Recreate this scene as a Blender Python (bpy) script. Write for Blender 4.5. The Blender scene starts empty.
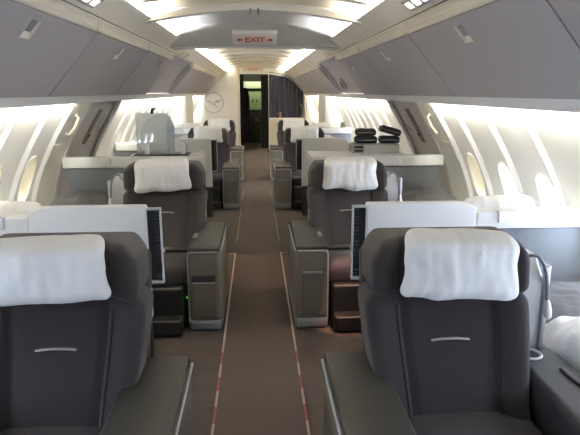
import bpy, bmesh, math, random
import numpy as np
from mathutils import Vector, Matrix, noise
random.seed(7)
sc = bpy.context.scene
C = sc.collection
F_PX, EYE = 550.0, 1.58

# ------------------------------------------------------------------ materials
def lin(c):
    return tuple(((v/255)/12.92 if v/255 <= .04045 else ((v/255+.055)/1.055)**2.4) for v in c)
def mat(name, rgb, rough=.5, metal=0., ns=0., na=.0, bump=0., bs=None, spec=.5, trans=0., alpha=1., sheen=0.):
    m = bpy.data.materials.new(name); m.use_nodes = True
    nt = m.node_tree; b = nt.nodes['Principled BSDF']
    c = lin(rgb)+(1,)
    b.inputs['Base Color'].default_value = c
    b.inputs['Roughness'].default_value = rough
    b.inputs['Metallic'].default_value = metal
    b.inputs['Specular IOR Level'].default_value = spec
    b.inputs['Transmission Weight'].default_value = trans
    b.inputs['Alpha'].default_value = alpha
    b.inputs['Sheen Weight'].default_value = sheen
    if ns or bump:
        tc = nt.nodes.new('ShaderNodeTexCoord')
    if ns:
        n = nt.nodes.new('ShaderNodeTexNoise'); n.inputs['Scale'].default_value = ns; n.inputs['Detail'].default_value = 6
        r = nt.nodes.new('ShaderNodeMix'); r.data_type = 'RGBA'
        r.inputs[6].default_value = tuple(v*(1-na) for v in c[:3])+(1,)
        r.inputs[7].default_value = tuple(min(1, v*(1+na)) for v in c[:3])+(1,)
        nt.links.new(tc.outputs['Object'], n.inputs['Vector'])
        nt.links.new(n.outputs['Fac'], r.inputs[0]); nt.links.new(r.outputs[2], b.inputs['Base Color'])
    if bump:
        n2 = nt.nodes.new('ShaderNodeTexNoise'); n2.inputs['Scale'].default_value = bs or 400; n2.inputs['Detail'].default_value = 3
        bp = nt.nodes.new('ShaderNodeBump'); bp.inputs['Strength'].default_value = bump; bp.inputs['Distance'].default_value = .004
        nt.links.new(tc.outputs['Object'], n2.inputs['Vector'])
        nt.links.new(n2.outputs['Fac'], bp.inputs['Height']); nt.links.new(bp.outputs['Normal'], b.inputs['Normal'])
    return m
def emis(name, rgb, s):
    m = bpy.data.materials.new(name); m.use_nodes = True
    b = m.node_tree.nodes['Principled BSDF']
    b.inputs['Base Color'].default_value = lin(rgb)+(1,)
    b.inputs['Emission Color'].default_value = lin(rgb)+(1,); b.inputs['Emission Strength'].default_value = s
    return m
M = dict(
 wall=mat('sidewall_plastic', (236,234,228), .8, ns=3, na=.02, bump=.05, bs=300),
 rib=mat('sidewall_rib_plastic', (222,221,222), .45),
 lining=mat('door_lining_plastic', (248,246,234), .5),
 doorgrey=mat('exit_door_plastic', (204,200,197), .5),
 doorbrown=mat('exit_door_recess', (128,114,106), .5),
 ceil=mat('ceiling_panel_plastic', (248,241,222), 1.0, spec=.05),
 ceilrib=mat('ceiling_rib_plastic', (214,208,198), 1.0, spec=.05),  # ribs coloured darker than the panels to put in their shade stripes
 ceilgrey=mat('recess_ceiling_plastic', (226,225,222), .8, spec=.1),
 valance=mat('valance_plastic', (248,242,230), .7),
 binlip=mat('bin_lip_plastic', (224,219,206), .7),
 bin=mat('bin_vinyl', (164,161,165), .75, ns=60, na=.03, bump=.08, bs=500),
 gap=mat('painted_gap_shade', (120,112,102), .7),
 latchdark=mat('latch_grey', (128,130,138), .4),
 white=mat('divider_white_laminate', (240,240,240), .5),
 cream=mat('cream_laminate', (224,218,204), .4),
 greypanel=mat('grey_fabric_panel', (112,116,122), .85, ns=200, na=.1, bump=.15),
 black=mat('black_plastic', (26,25,26), .5),
 darkbase=mat('dark_kick_panel', (34,31,30), .6),
 louvre=mat('louvre_dark', (44,48,56), .4),
 silver=mat('satin_silver_trim', (205,206,210), .35, .6),
 bronze=mat('console_bronze_metal', (138,133,124), .42, .45, ns=2, na=.05),
 bronzedoor=mat('console_bronze_door', (124,119,110), .42, .45),
 kick=mat('console_kick_grey', (150,152,155), .45, .3),
 contop=mat('console_top_leather', (40,40,37), .6, ns=300, na=.05, bump=.1),
 seat=mat('seat_fabric', (49,44,47), .9, ns=500, na=.16, bump=.35, bs=700, sheen=.15),
 seatside=mat('seat_side_fabric', (44,39,42), .9, ns=500, na=.12, bump=.3, bs=700, sheen=.1),
 piping=mat('metal_piping', (176,170,166), .4, .4),
 linen=mat('white_linen', (252,252,252), .8, bump=.12, bs=60, sheen=.1),
 duvet=mat('white_duvet_cotton', (246,246,248), .85, bump=.3, bs=25),
 blanket=mat('grey_blanket_wool', (84,84,86), .95, ns=90, na=.08, bump=.4, bs=200),
 mattress=mat('mattress_cover', (168,168,170), .9),
 sidecon=mat('side_console_dark', (50,49,53), .6, bump=.08),
 carpet=mat('mottled_carpet', (66,57,52), .97, ns=16, na=.42, bump=.5, bs=500),
 runner=mat('aisle_carpet', (70,60,54), .97, ns=260, na=.2, bump=.5, bs=600),
 curtain=mat('navy_curtain', (48,48,60), .9, ns=120, na=.1),
 blackcloth=mat('black_cloth', (16,16,18), .95),
 red=mat('red_lettering', (206,52,62), .5),
 signwhite=mat('sign_white', (250,248,246), .5),
 emblem=mat('emblem_grey', (196,201,207), .5),
 acrylic=mat('frosted_acrylic', (232,244,246), .35, alpha=.26),
 plasticclear=mat('clear_bottle_plastic', (176,186,182), .2, alpha=.9),
 bluelabel=mat('bottle_label_blue', (96,140,180), .5),
 pouch=mat('black_pouch_nylon', (20,20,23), .6, bump=.2, bs=200),
 traygrey=mat('tray_grey', (186,184,178), .45),
 galleygreen=mat('galley_panel', (176,184,150), .45),
 galleydark=mat('galley_cart_dark', (62,56,50), .5),
 brownpetal=mat('dried_petal', (150,120,100), .9),
 stem=mat('plant_stem', (92,84,60), .9),
 partition=mat('partition_grey_laminate', (208,208,210), .4),
 acrylicrear=mat('frosted_acrylic_rear', (236,242,242), .5, alpha=.6),
 tape_dimmed=mat('path_strip_dimmed', (116,104,94), .7),  # same cream strip, colour dimmed to offset the aisle spot's light
 framegrey=mat('frame_grey_trim', (186,188,192), .45),
 endwall=mat('end_wall_white', (246,247,250), .6),
 ceramic=mat('vase_ceramic', (160,140,120), .4),
 tape_white=mat('path_strip_cream', (170,156,136), .6),
 pale=mat('pale_strap', (196,200,190), .7),
)
M['strip_red'] = None
def tape_mat():
    m = bpy.data.materials.new('path_strip_red_white'); m.use_nodes = True
    nt = m.node_tree; b = nt.nodes['Principled BSDF']; b.inputs['Roughness'].default_value = .6
    tc = nt.nodes.new('ShaderNodeTexCoord'); s = nt.nodes.new('ShaderNodeSeparateXYZ')
    mm = nt.nodes.new('ShaderNodeMath'); mm.operation = 'MULTIPLY'; mm.inputs[1].default_value = 1/.30
    fr = nt.nodes.new('ShaderNodeMath'); fr.operation = 'FRACT'
    gt = nt.nodes.new('ShaderNodeMath'); gt.operation = 'GREATER_THAN'; gt.inputs[1].default_value = .5
    mx = nt.nodes.new('ShaderNodeMix'); mx.data_type = 'RGBA'
    mx.inputs[6].default_value = lin((128,62,64))+(1,); mx.inputs[7].default_value = lin((158,136,128))+(1,)
    L = nt.links.new
    L(tc.outputs['Object'], s.inputs[0]); L(s.outputs['Y'], mm.inputs[0]); L(mm.outputs[0], fr.inputs[0])
    L(fr.outputs[0], gt.inputs[0]); L(gt.outputs[0], mx.inputs[0]); L(mx.outputs[2], b.inputs['Base Color'])
    return m
M['strip_red'] = tape_mat()
M['daylight'] = emis('window_daylight', (216,231,255), 15)
M['shade'] = emis('window_shade_glow', (238,230,190), .9)
M['lamp'] = emis('psu_lamp', (255,248,225), 4.0)
M['led'] = emis('green_led', (90,255,60), 4.0)
M['galleylamp'] = emis('galley_lamp', (226,255,190), 5.0)

# ------------------------------------------------------------------ mesh helpers
def finish(bm, name, m, parent=None, smooth=True, loc=(0,0,0)):
    bmesh.ops.recalc_face_normals(bm, faces=bm.faces)
    me = bpy.data.meshes.new(name); bm.to_mesh(me); bm.free()
    me.materials.append(m)
    if smooth:
        me.polygons.foreach_set('use_smooth', [True]*len(me.polygons))
        try: me.set_sharp_from_angle(angle=math.radians(38))
        except Exception: pass
    return link(me, name, parent, loc)
def link(me, name, parent=None, loc=(0,0,0)):
    o = bpy.data.objects.new(name, me); C.objects.link(o)
    o.location = loc
    if parent: o.parent = parent
    return o
def tag(o, label, cat, group=None):
    o['label'] = label; o['category'] = cat
    if group: o['group'] = group
    return o
def thing(name, label, cat, loc=(0,0,0), group=None):
    o = bpy.data.objects.new(name, None); C.objects.link(o); o.location = loc
    o.empty_display_size = .1
    return tag(o, label, cat, group)
def struct(o):
    o['kind'] = 'structure'; return o

def rb(bm, lo, hi, r=.01, seg=3, n=(1,1,1), f=None):
    """rounded box between corners lo and hi with edge radius r, optional deform f(x,y,z)"""
    lo = Vector(lo); hi = Vector(hi); c = (lo+hi)/2; h = (hi-lo)/2
    r = min(r, min(h)*.999); ax = []
    for k in range(3):
        inner = h[k]-r; cs = []
        for i in range(seg, 0, -1): cs.append(-inner-r*math.tan(math.pi/4*i/seg))
        m = max(1, n[k])
        for i in range(m+1): cs.append(-inner+2*inner*i/m)
        for i in range(1, seg+1): cs.append(inner+r*math.tan(math.pi/4*i/seg))
        ax.append(cs)
    N = [len(a) for a in ax]; V = {}
    def v(i,j,k):
        key = (i,j,k)
        if key not in V:
            p = Vector((ax[0][i],ax[1][j],ax[2][k]))
            q = Vector([max(-(h[t]-r), min(h[t]-r, p[t])) for t in range(3)])
            d = p-q
            if d.length > 1e-9: p = q+d.normalized()*r
            p = p+c
            if f: p = Vector(f(p.x,p.y,p.z))
            V[key] = bm.verts.new(p)
        return V[key]
    for d in range(3):
        a, b = (d+1)%3, (d+2)%3
        for s in (0, N[d]-1):
            for i in range(N[a]-1):
                for j in range(N[b]-1):
                    q = []
                    for (u,w) in ((i,j),(i+1,j),(i+1,j+1),(i,j+1)):
                        t = [0,0,0]; t[d] = s; t[a] = u; t[b] = w; q.append(v(*t))
                    if len(set(q)) == 4: bm.faces.new(q)
    return bm
def prism(bm, poly, axis, t0, t1, mp=None):
    """extrude 2D poly; axis x:(t,u,v) y:(u,t,v) z:(u,v,t)"""
    def P(u,v,t):
        return {'x':(t,u,v),'y':(u,t,v),'z':(u,v,t)}[axis]
    A = [bm.verts.new(P(u,v,t0)) for u,v in poly]; B = [bm.verts.new(P(u,v,t1)) for u,v in poly]
    n = len(poly)
    for i in range(n): bm.faces.new((A[i],A[(i+1)%n],B[(i+1)%n],B[i]))
    bm.faces.new(A); bm.faces.new(B[::-1])
    return bm
def sheet(bm, prof, y0, y1, ny=1, thick=.004, side=1):
    """strip following profile [(a,z)] along y, with a thickness"""
    P = [Vector((a,z)) for a,z in prof]; off = []
    for i in range(len(P)):
        t = (P[min(i+1,len(P)-1)]-P[max(i-1,0)]).normalized(); off.append(P[i]+Vector((-t.y,t.x))*thick)
    loop = P+off[::-1]
    return prism(bm, [(side*p.x,p.y) for p in loop], 'y', y0, y1)
def tube(bm, pts, r, n=8, cap=True):
    pts = [Vector(p) for p in pts]; rings = []
    if not isinstance(r, (list,tuple)): r = [r]*len(pts)
    prev = None
    for i,p in enumerate(pts):
        t = (pts[min(i+1,len(pts)-1)]-pts[max(i-1,0)]).normalized()
        u = prev if prev is not None else (Vector((0,0,1)) if abs(t.z) < .9 else Vector((1,0,0)))
        u = (u-t*u.dot(t)).normalized(); prev = u; w = t.cross(u)
        rings.append([bm.verts.new(p+(u*math.cos(a)+w*math.sin(a))*r[i]) for a in [2*math.pi*k/n for k in range(n)]])
    for A,B in zip(rings, rings[1:]):
        for k in range(n): bm.faces.new((A[k],A[(k+1)%n],B[(k+1)%n],B[k]))
    if cap: bm.faces.new(rings[0][::-1]); bm.faces.new(rings[-1])
    return bm
def lathe(bm, prof, c=(0,0,0), n=20, ax='z'):
    rings = []
    for r,t in prof:
        ring = []
        for k in range(n):
            a = 2*math.pi*k/n; u, w = r*math.cos(a), r*math.sin(a)
            ring.append(bm.verts.new(Vector(c)+Vector((u,w,t) if ax == 'z' else (u,t,w))))
        rings.append(ring)
    for A,B in zip(rings, rings[1:]):
        for k in range(n): bm.faces.new((A[k],A[(k+1)%n],B[(k+1)%n],B[k]))
    bm.faces.new(rings[0][::-1]); bm.faces.new(rings[-1])
    return bm
def strip_rot(d):
    z = -Vector(d).normalized(); y = Vector((0,1,0)); x = y.cross(z).normalized(); y = z.cross(x)
    return Matrix((x,y,z)).transposed().to_euler()
def B(): return bmesh.new()
def sstep(a,b,x):
    t = max(0,min(1,(x-a)/(b-a))); return t*t*(3-2*t)
def mirror(bm, side):
    if side < 0:
        for v in bm.verts: v.co.x = -v.co.x
    return bm

# ------------------------------------------------------------------ cabin section
ZK = np.array([1.62,1.56,1.50,1.35,1.20,1.05,.80,.50,.25,0.]); AK = np.array([1.395,1.42,1.455,1.55,1.64,1.715,1.815,1.88,1.90,1.90])
PF = np.polyfit(ZK, AK, 5)
def wa(z): return float(np.polyval(PF, z))
def zc(a): return 2.235-.12*(a/.98)**2
Y0, Y1, YE = -1.6, 15.6, 19.0
struct(finish(prism(B(), [(-1.95,Y0),(1.95,Y0),(1.95,YE),(-1.95,YE)], 'z', -.06, 0), 'floor', M['carpet'], smooth=False))
run = prism(B(), [(-.225,Y0),(.225,Y0),(.225,15.58),(-.225,15.58)], 'z', 0, .006)
tag(finish(run, 'aisle_carpet_runner', M['runner'], smooth=False), 'plain brown carpet runner down the centre aisle', 'carpet')
for s in (-1,1):
    sd = 'left' if s < 0 else 'right'
    for k,(a,b,mm) in enumerate(((-.9,3.3,'strip_red'),(3.3,5.32,'tape_white'),(5.75,8.9,'tape_dimmed'))):
        bm = prism(B(), [(s*.228-.0065,a),(s*.228+.0065,a),(s*.228+.0065,b),(s*.228-.0065,b)], 'z', .0, .009)
        if k == 1: prism(bm, [(s*.236,b-.016),(s*.30,b-.016),(s*.30,b),(s*.236,b)], 'z', .0, .009)
        desc = ('red and white dashed floor path strip', 'cream floor path strip ending in a short turn', 'faint cream floor path strip beside the far seats')[k]
        tag(finish(bm, 'floor_path_strip', M[mm], smooth=False), f'{desc}, {sd} edge of the aisle carpet', 'floor strip', 'aisle floor path strips')

# side walls: bays with oval windows, ribs, lining, door
RIBS = [4.53,4.07,3.53,2.99,2.45,1.91,1.37,.83,.29,-.25,-.79,-1.33]
wn = 0
ZT = 1.575
for s in (-1,1):
    sd = 'left' if s < 0 else 'right'
    wall = B(); wins = []
    def P(y,z,out=0.):
        n = Vector((1.0, 0, (wa(z-.01)-wa(z+.01))/.02)).normalized()
        return Vector((wa(z),y,z))+n*out
    for i in range(len(RIBS)-1):
        ya, yb = RIBS[i+1], RIBS[i]
        yc, zc0 = (ya+yb)/2-(.105 if i else 0), .915
        hw, hh = .118, .185
        angs = sorted(set([2*math.pi*k/56 for k in range(56)]+[math.atan2(z-zc0,y-yc)%(2*math.pi) for y in (ya,yb) for z in (0,ZT)]))
        NR = 14; rings = []
        for k in range(NR+1):
            t = (k/NR)**1.6; ring = []
            for a in angs:
                ca, sa = math.cos(a), math.sin(a)
                e = 1/((abs(ca)/hw)**2.6+(abs(sa)/hh)**2.6)**(1/2.6)
                ty = ((yb if ca > 0 else ya)-yc)/ca if abs(ca) > 1e-6 else 1e9
                tz = ((ZT if sa > 0 else 0)-zc0)/sa if abs(sa) > 1e-6 else 1e9
                R = min(ty,tz); rad = e+(R-e)*t
                ring.append(wall.verts.new(P(yc+ca*rad, zc0+sa*rad)))
            rings.append(ring)
        n = len(angs)
        # reveal tunnel going outwards
        rev = []
        for d,sc_ in ((.02,.985),(.07,.9)):
            rev.append([wall.verts.new(P(yc+math.cos(a)*sc_/((abs(math.cos(a))/hw)**2.6+(abs(math.sin(a))/hh)**2.6)**(1/2.6),
                                         zc0+math.sin(a)*sc_/((abs(math.cos(a))/hw)**2.6+(abs(math.sin(a))/hh)**2.6)**(1/2.6), d)) for a in angs])
        allr = rev[::-1]+rings
        for A,Bq in zip(allr, allr[1:]):
            for k in range(n):
                try: wall.faces.new((A[k],A[(k+1)%n],Bq[(k+1)%n],Bq[k]))
                except ValueError: pass
        wins.append((yc,zc0,hw*.92,hh*.92))
    # lining panel beside the door, and everything aft of the door
    def grid(bm, ya, yb, off=0., nz=26):
        zs = [ZT*k/nz for k in range(nz+1)]
        A = [bm.verts.new(P(ya,z,off)) for z in zs]; Bv = [bm.verts.new(P(yb,z,off)) for z in zs]
        A2 = [bm.verts.new(P(ya,z,off+.03)) for z in zs]; B2 = [bm.verts.new(P(yb,z,off+.03)) for z in zs]
        for k in range(nz):
            bm.faces.new((A[k],Bv[k],Bv[k+1],A[k+1])); bm.faces.new((A2[k],A2[k+1],B2[k+1],B2[k]))
            bm.faces.new((A[k],A[k+1],A2[k+1],A2[k])); bm.faces.new((Bv[k],B2[k],B2[k+1],Bv[k+1]))
        bm.faces.new((A[0],A2[0],B2[0],Bv[0])); bm.faces.new((A[nz],Bv[nz],B2[nz],A2[nz]))
        return bm
    grid(wall, 6.2, Y1); grid(wall, Y0, RIBS[-1])
    w = struct(finish(mirror(wall,s), 'wall_'+sd, M['wall']))
    lin_ = struct(finish(mirror(grid(B(), 4.53, 5.02, -.012),s), 'trim_%d' % (1 if s < 0 else 2), M['lining']))
    ribY = RIBS+[6.75,7.28,7.81,8.34,8.87,9.40,9.93]
    for y in ribY:
        bm = B()
        hwid = .011; zs = [1.565*k/24 for k in range(25)]
        sec = [(-hwid-.012,0.004),(-hwid,-.024),(-hwid*.4,-.031),(hwid*.4,-.031),(hwid,-.024),(hwid+.012,0.004)]
        rows = [[bm.verts.new(P(y+dy,z,o)) for dy,o in sec] for z in zs]
        for A,Bq in zip(rows,rows[1:]):
            for k in range(len(sec)-1): bm.faces.new((A[k],A[k+1],Bq[k+1],Bq[k]))
        bm.faces.new(rows[-1]); 
        finish(mirror(bm,s), 'rib', M['rib'], w)
    # exit door in its recess
    door = struct(finish(mirror(grid(B(), 5.02, 6.2, .03),s), 'door_%d' % (1 if s < 0 else 2), M['doorgrey']))
    for y,wd in ((5.05,.035),(6.17,.035)):
        bm = grid(B(), y-wd, y+wd, -.015); finish(mirror(bm,s), 'door_frame', M['rib'], door)
    bm = B()
    for (ya,yb,za,zb) in ((5.62,5.74,1.06,1.40),):
        zs = [za+(zb-za)*k/10 for k in range(11)]
        a1 = [bm.verts.new(P(ya,z,.022)) for z in zs]; b1 = [bm.verts.new(P(yb,z,.022)) for z in zs]
        for k in range(10): bm.faces.new((a1[k],b1[k],b1[k+1],a1[k+1]))
        a2 = [bm.verts.new(P(ya,z,.032)) for z in zs]; b2 = [bm.verts.new(P(yb,z,.032)) for z in zs]
        for k in range(10):
            bm.faces.new((a2[k],a2[k+1],b2[k+1],b2[k])); bm.faces.new((a1[k],a1[k+1],a2[k+1],a2[k])); bm.faces.new((b1[k],b2[k],b2[k+1],b1[k+1]))
    finish(mirror(bm,s), 'handle_recess', M['doorbrown'], door)
    bm = tube(B(), [P(5.84,1.38,.01),P(5.84,1.36,-.01),P(5.84,1.28,-.015),P(5.84,1.20,-.01),P(5.84,1.18,.01)], .010)
    finish(mirror(bm,s), 'door_handle', M['silver'], door)
    bm = tube(B(), [P(5.70,1.14,.03),P(5.70,1.14,.012)], .016, 12)
    finish(mirror(bm,s), 'latch_button', M['black'], door)
    # grab handle and access plate on the lining
    gh = thing('grab_handle', f'cream vertical grab handle on the {sd} wall lining in front of the exit door', 'handle', (s*wa(1.3),4.8,1.3), 'grab handles')
    g0 = Vector((wa(1.3),4.8,1.3))
    bm = tube(B(), [P(4.78,1.40,-.012)-g0,P(4.78,1.39,-.04)-g0,P(4.78,1.32,-.05)-g0,P(4.78,1.25,-.04)-g0,P(4.78,1.24,-.012)-g0], [.010,.012,.013,.012,.010], 10)
    finish(mirror(bm,s), 'grip', M['binlip'], gh)
    for z in (1.40,1.24):
        bm = rb(B(), P(4.78,z,-.012)-g0-Vector((.012,.018,.02)), P(4.78,z,-.012)-g0+Vector((.012,.018,.02)), .01); finish(mirror(bm,s),'mount',M['binlip'],gh)
    bm = B(); zs = [1.02,1.07,1.12,1.17]
    def fpl(x,y,z): p = P(y,z,-.02+x); return p
    rb(bm, (-.006,4.60,1.02), (.008,4.82,1.17), .005, n=(1,2,4), f=lambda x,y,z: P(y,z,x-.012))
    tag(finish(mirror(bm,s), 'access_plate', M['lining']), f'small blank access plate below the grab handle on the {sd} wall lining', 'plate', 'access plates')
    # windows
    for (yc,z0,hw,hh) in wins:
        wn += 1
        root = struct(finish(mirror(tube(B(), [P(yc+hw*1.13*math.copysign(abs(math.cos(a))**.8,math.cos(a)), z0+hh*1.1*math.copysign(abs(math.sin(a))**.8,math.sin(a)), -.002) for a in [2*math.pi*k/40 for k in range(41)]], .007, 6),s), 'window_%d' % wn, M['rib']))
        bright = (s > 0 and yc < 4.0) or yc < 2.2
        bm = B()
        pts = [P(yc+hw*1.02*math.copysign(abs(math.cos(a))**.77,math.cos(a)), z0+hh*1.02*math.copysign(abs(math.sin(a))**.77,math.sin(a)), .068) for a in [2*math.pi*k/40 for k in range(40)]]
        pts2 = [p+Vector((.006,0,0)) for p in pts]
        A = [bm.verts.new(p) for p in pts]; B2 = [bm.verts.new(p) for p in pts2]
        bm.faces.new(A); bm.faces.new(B2[::-1])
        for k in range(40): bm.faces.new((A[k],B2[k],B2[(k+1)%40],A[(k+1)%40]))
        finish(mirror(bm,s), 'pane' if bright else 'shade', M['daylight'] if bright else M['shade'], root)
    for yc in (7.55,8.08,8.61,9.14,9.67):  # hidden glowing panes added to light the far end, set below the window line
        wn += 1
        el = [(yc+.112*math.copysign(abs(math.cos(a))**.8,math.cos(a)), .76+.13*math.copysign(abs(math.sin(a))**.8,math.sin(a))) for a in [2*math.pi*k/40 for k in range(40)]]
        root = struct(finish(mirror(tube(B(), [P(y,z,-.004) for y,z in el+el[:1]], .012, 6),s), 'window_%d' % wn, M['rib']))
        bm = B(); A = [bm.verts.new(P(y,z,-.004)) for y,z in el]; B2 = [bm.verts.new(P(y,z,.004)) for y,z in el]
        bm.faces.new(A); bm.faces.new(B2[::-1])
        for k in range(40): bm.faces.new((A[k],B2[k],B2[(k+1)%40],A[(k+1)%40]))
        finish(mirror(bm,s), 'pane', M['daylight'], root)
    # light rail under the bins
    for (ya,yb) in ((Y0,Y1),):
        bm = sheet(B(), [(1.350,1.560),(1.362,1.553),(1.392,1.512),(1.402,1.496)], ya, yb, thick=-.008)
        struct(finish(mirror(bm,s), 'trim_%d' % (3 if s < 0 else 4), M['white']))
    for (ya,yb) in ((1.75,4.6),(6.25,15.3)):
        l = bpy.data.lights.new('sidewall_wash_lamp','AREA'); l.shape = 'RECTANGLE'; l.size = .02; l.size_y = yb-ya
        l.energy = (7.5 if ya < 5 else 11)*(yb-ya); l.color = (1,.96,.82)
        o = bpy.data.objects.new('sidewall_wash_lamp', l); C.objects.link(o); o.location = (s*1.393,(ya+yb)/2,1.545)
        o.rotation_euler = strip_rot((s*.30,0,-.8))

# ------------------------------------------------------------------ ceiling
def arch_grid(bm, ya, yb, zf, amax=1.0, n=28, th=.02):
    xs = [-amax+2*amax*k/n for k in range(n+1)]
    A = [bm.verts.new((x,ya,zf(x,0))) for x in xs]; Bq = [bm.verts.new((x,yb,zf(x,1))) for x in xs]
    A2 = [bm.verts.new((x,ya,zf(x,0)+th)) for x in xs]; B2 = [bm.verts.new((x,yb,zf(x,1)+th)) for x in xs]
    for k in range(n):
        bm.faces.new((A[k],A[k+1],Bq[k+1],Bq[k])); bm.faces.new((A2[k],B2[k],B2[k+1],A2[k+1]))
        bm.faces.new((A[k],A2[k],A2[k+1],A[k+1])); bm.faces.new((Bq[k],Bq[k+1],B2[k+1],B2[k]))
    bm.faces.new((A[0],Bq[0],B2[0],A2[0])); bm.faces.new((A[n],A2[n],B2[n],Bq[n]))
    return bm
cl = B()
arch_grid(cl, Y0, 4.45, lambda x,t: zc(x)); arch_grid(cl, 6.55, Y1, lambda x,t: zc(x))
ceil = struct(finish(cl, 'ceiling', M['ceil']))
ry = [3.82-.61*k for k in range(9)]+[7.2+.95*k for k in range(9)]
for y in ry:
    bm = arch_grid(B(), y-.05, y+.05, lambda x,t: zc(x)-(.024 if y < 5 else .022), .97, th=.03)
    finish(bm, 'rib', M['ceilrib'], ceil)
bm = arch_grid(B(), 4.40, 4.50, lambda x,t: zc(x)-.050-.012*abs(x), .97, th=.07); finish(bm, 'recess_edge', M['ceilgrey'], ceil)
rc = B()
rz = lambda x: 2.235-.04*x*x-.085*sstep(.50,.95,abs(x))
arch_grid(rc, 4.48, 5.70, lambda x,t: rz(x)); arch_grid(rc, 5.70, 6.22, lambda x,t: rz(x) if t == 0 else 2.075-.03*x*x)
arch_grid(rc, 6.20, 6.62, lambda x,t: 2.072-.03*x*x, th=.14)
finish(rc, 'recess_panel', M['ceilgrey'], ceil)
vt = thing('ceiling_vent', 'pair of short grey slots in the ceiling edge above the exit sign', 'vent', (-.005,4.4,2.17))
for x in (-.03,.03): finish(rb(B(), (x-.008,-.015,-.02), (x+.008,.01,.025), .004), 'vent_slot', M['latchdark'], vt)

# exit signs
def font(body, size, m, parent, loc, rot, name='lettering', ext=.001, ax='CENTER'):
    cu = bpy.data.curves.new(name,'FONT'); cu.body = body; cu.size = size; cu.extrude = ext; cu.offset = size*.012
    cu.align_x = ax; cu.align_y = 'CENTER'; cu.materials.append(m)
    tmp = bpy.data.objects.new(name, cu); C.objects.link(tmp); bpy.context.view_layer.update()
    me = bpy.data.meshes.new_from_object(tmp.evaluated_get(bpy.context.evaluated_depsgraph_get()))
    bpy.data.objects.remove(tmp); me.name = name
    if not me.materials: me.materials.append(m)
    o = bpy.data.objects.new(name, me); C.objects.link(o); o.parent = parent; o.location = loc; o.rotation_euler = rot
    return o
tilt = math.atan2(5.98-5.62, 2.205-2.085)   # board leans with the sloping ceiling
es = thing('exit_sign', 'white overhead sign reading EXIT in red between two red arrows', 'sign', (-.005,5.91,2.115))
es.rotation_euler = (math.radians(65),0,0)
bw, bh = .225, .115
bm = rb(B(), (-bw,-.012,-bh), (bw,.03,bh), .012); finish(bm, 'board', M['signwhite'], es)
bm = rb(B(), (-.20,-.016,-bh*.68), (.20,-.008,bh*.68), .004); finish(bm, 'sign_face', mat('sign_face_pink', (248,242,238), .5), es)
t = font('EXIT', .098, M['red'], es, (0,-.0175,0), (math.pi/2,0,0)); t.scale = (1.02,1.25,1)
for s in (-1,1):
    bm = B()
    pl = [(s*.182,0),(s*.156,.036),(s*.156,.011),(s*.128,.011),(s*.128,-.011),(s*.156,-.011),(s*.156,-.036)]
    prism(bm, pl, 'y', -.019, -.0155); finish(bm, 'arrow', M['red'], es, smooth=False)
es2 = thing('exit_sign', 'tiny red-lettered exit sign over the far galley doorway', 'sign', (-.07,15.57,2.185))
finish(rb(B(), (-.27,-.02,-.055), (.27,.02,.05), .008), 'board', M['cream'], es2)
font('EXIT', .085, M['red'], es2, (0,-.0215,0), (math.pi/2,0,0)).scale = (1.5,1,1)

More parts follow.
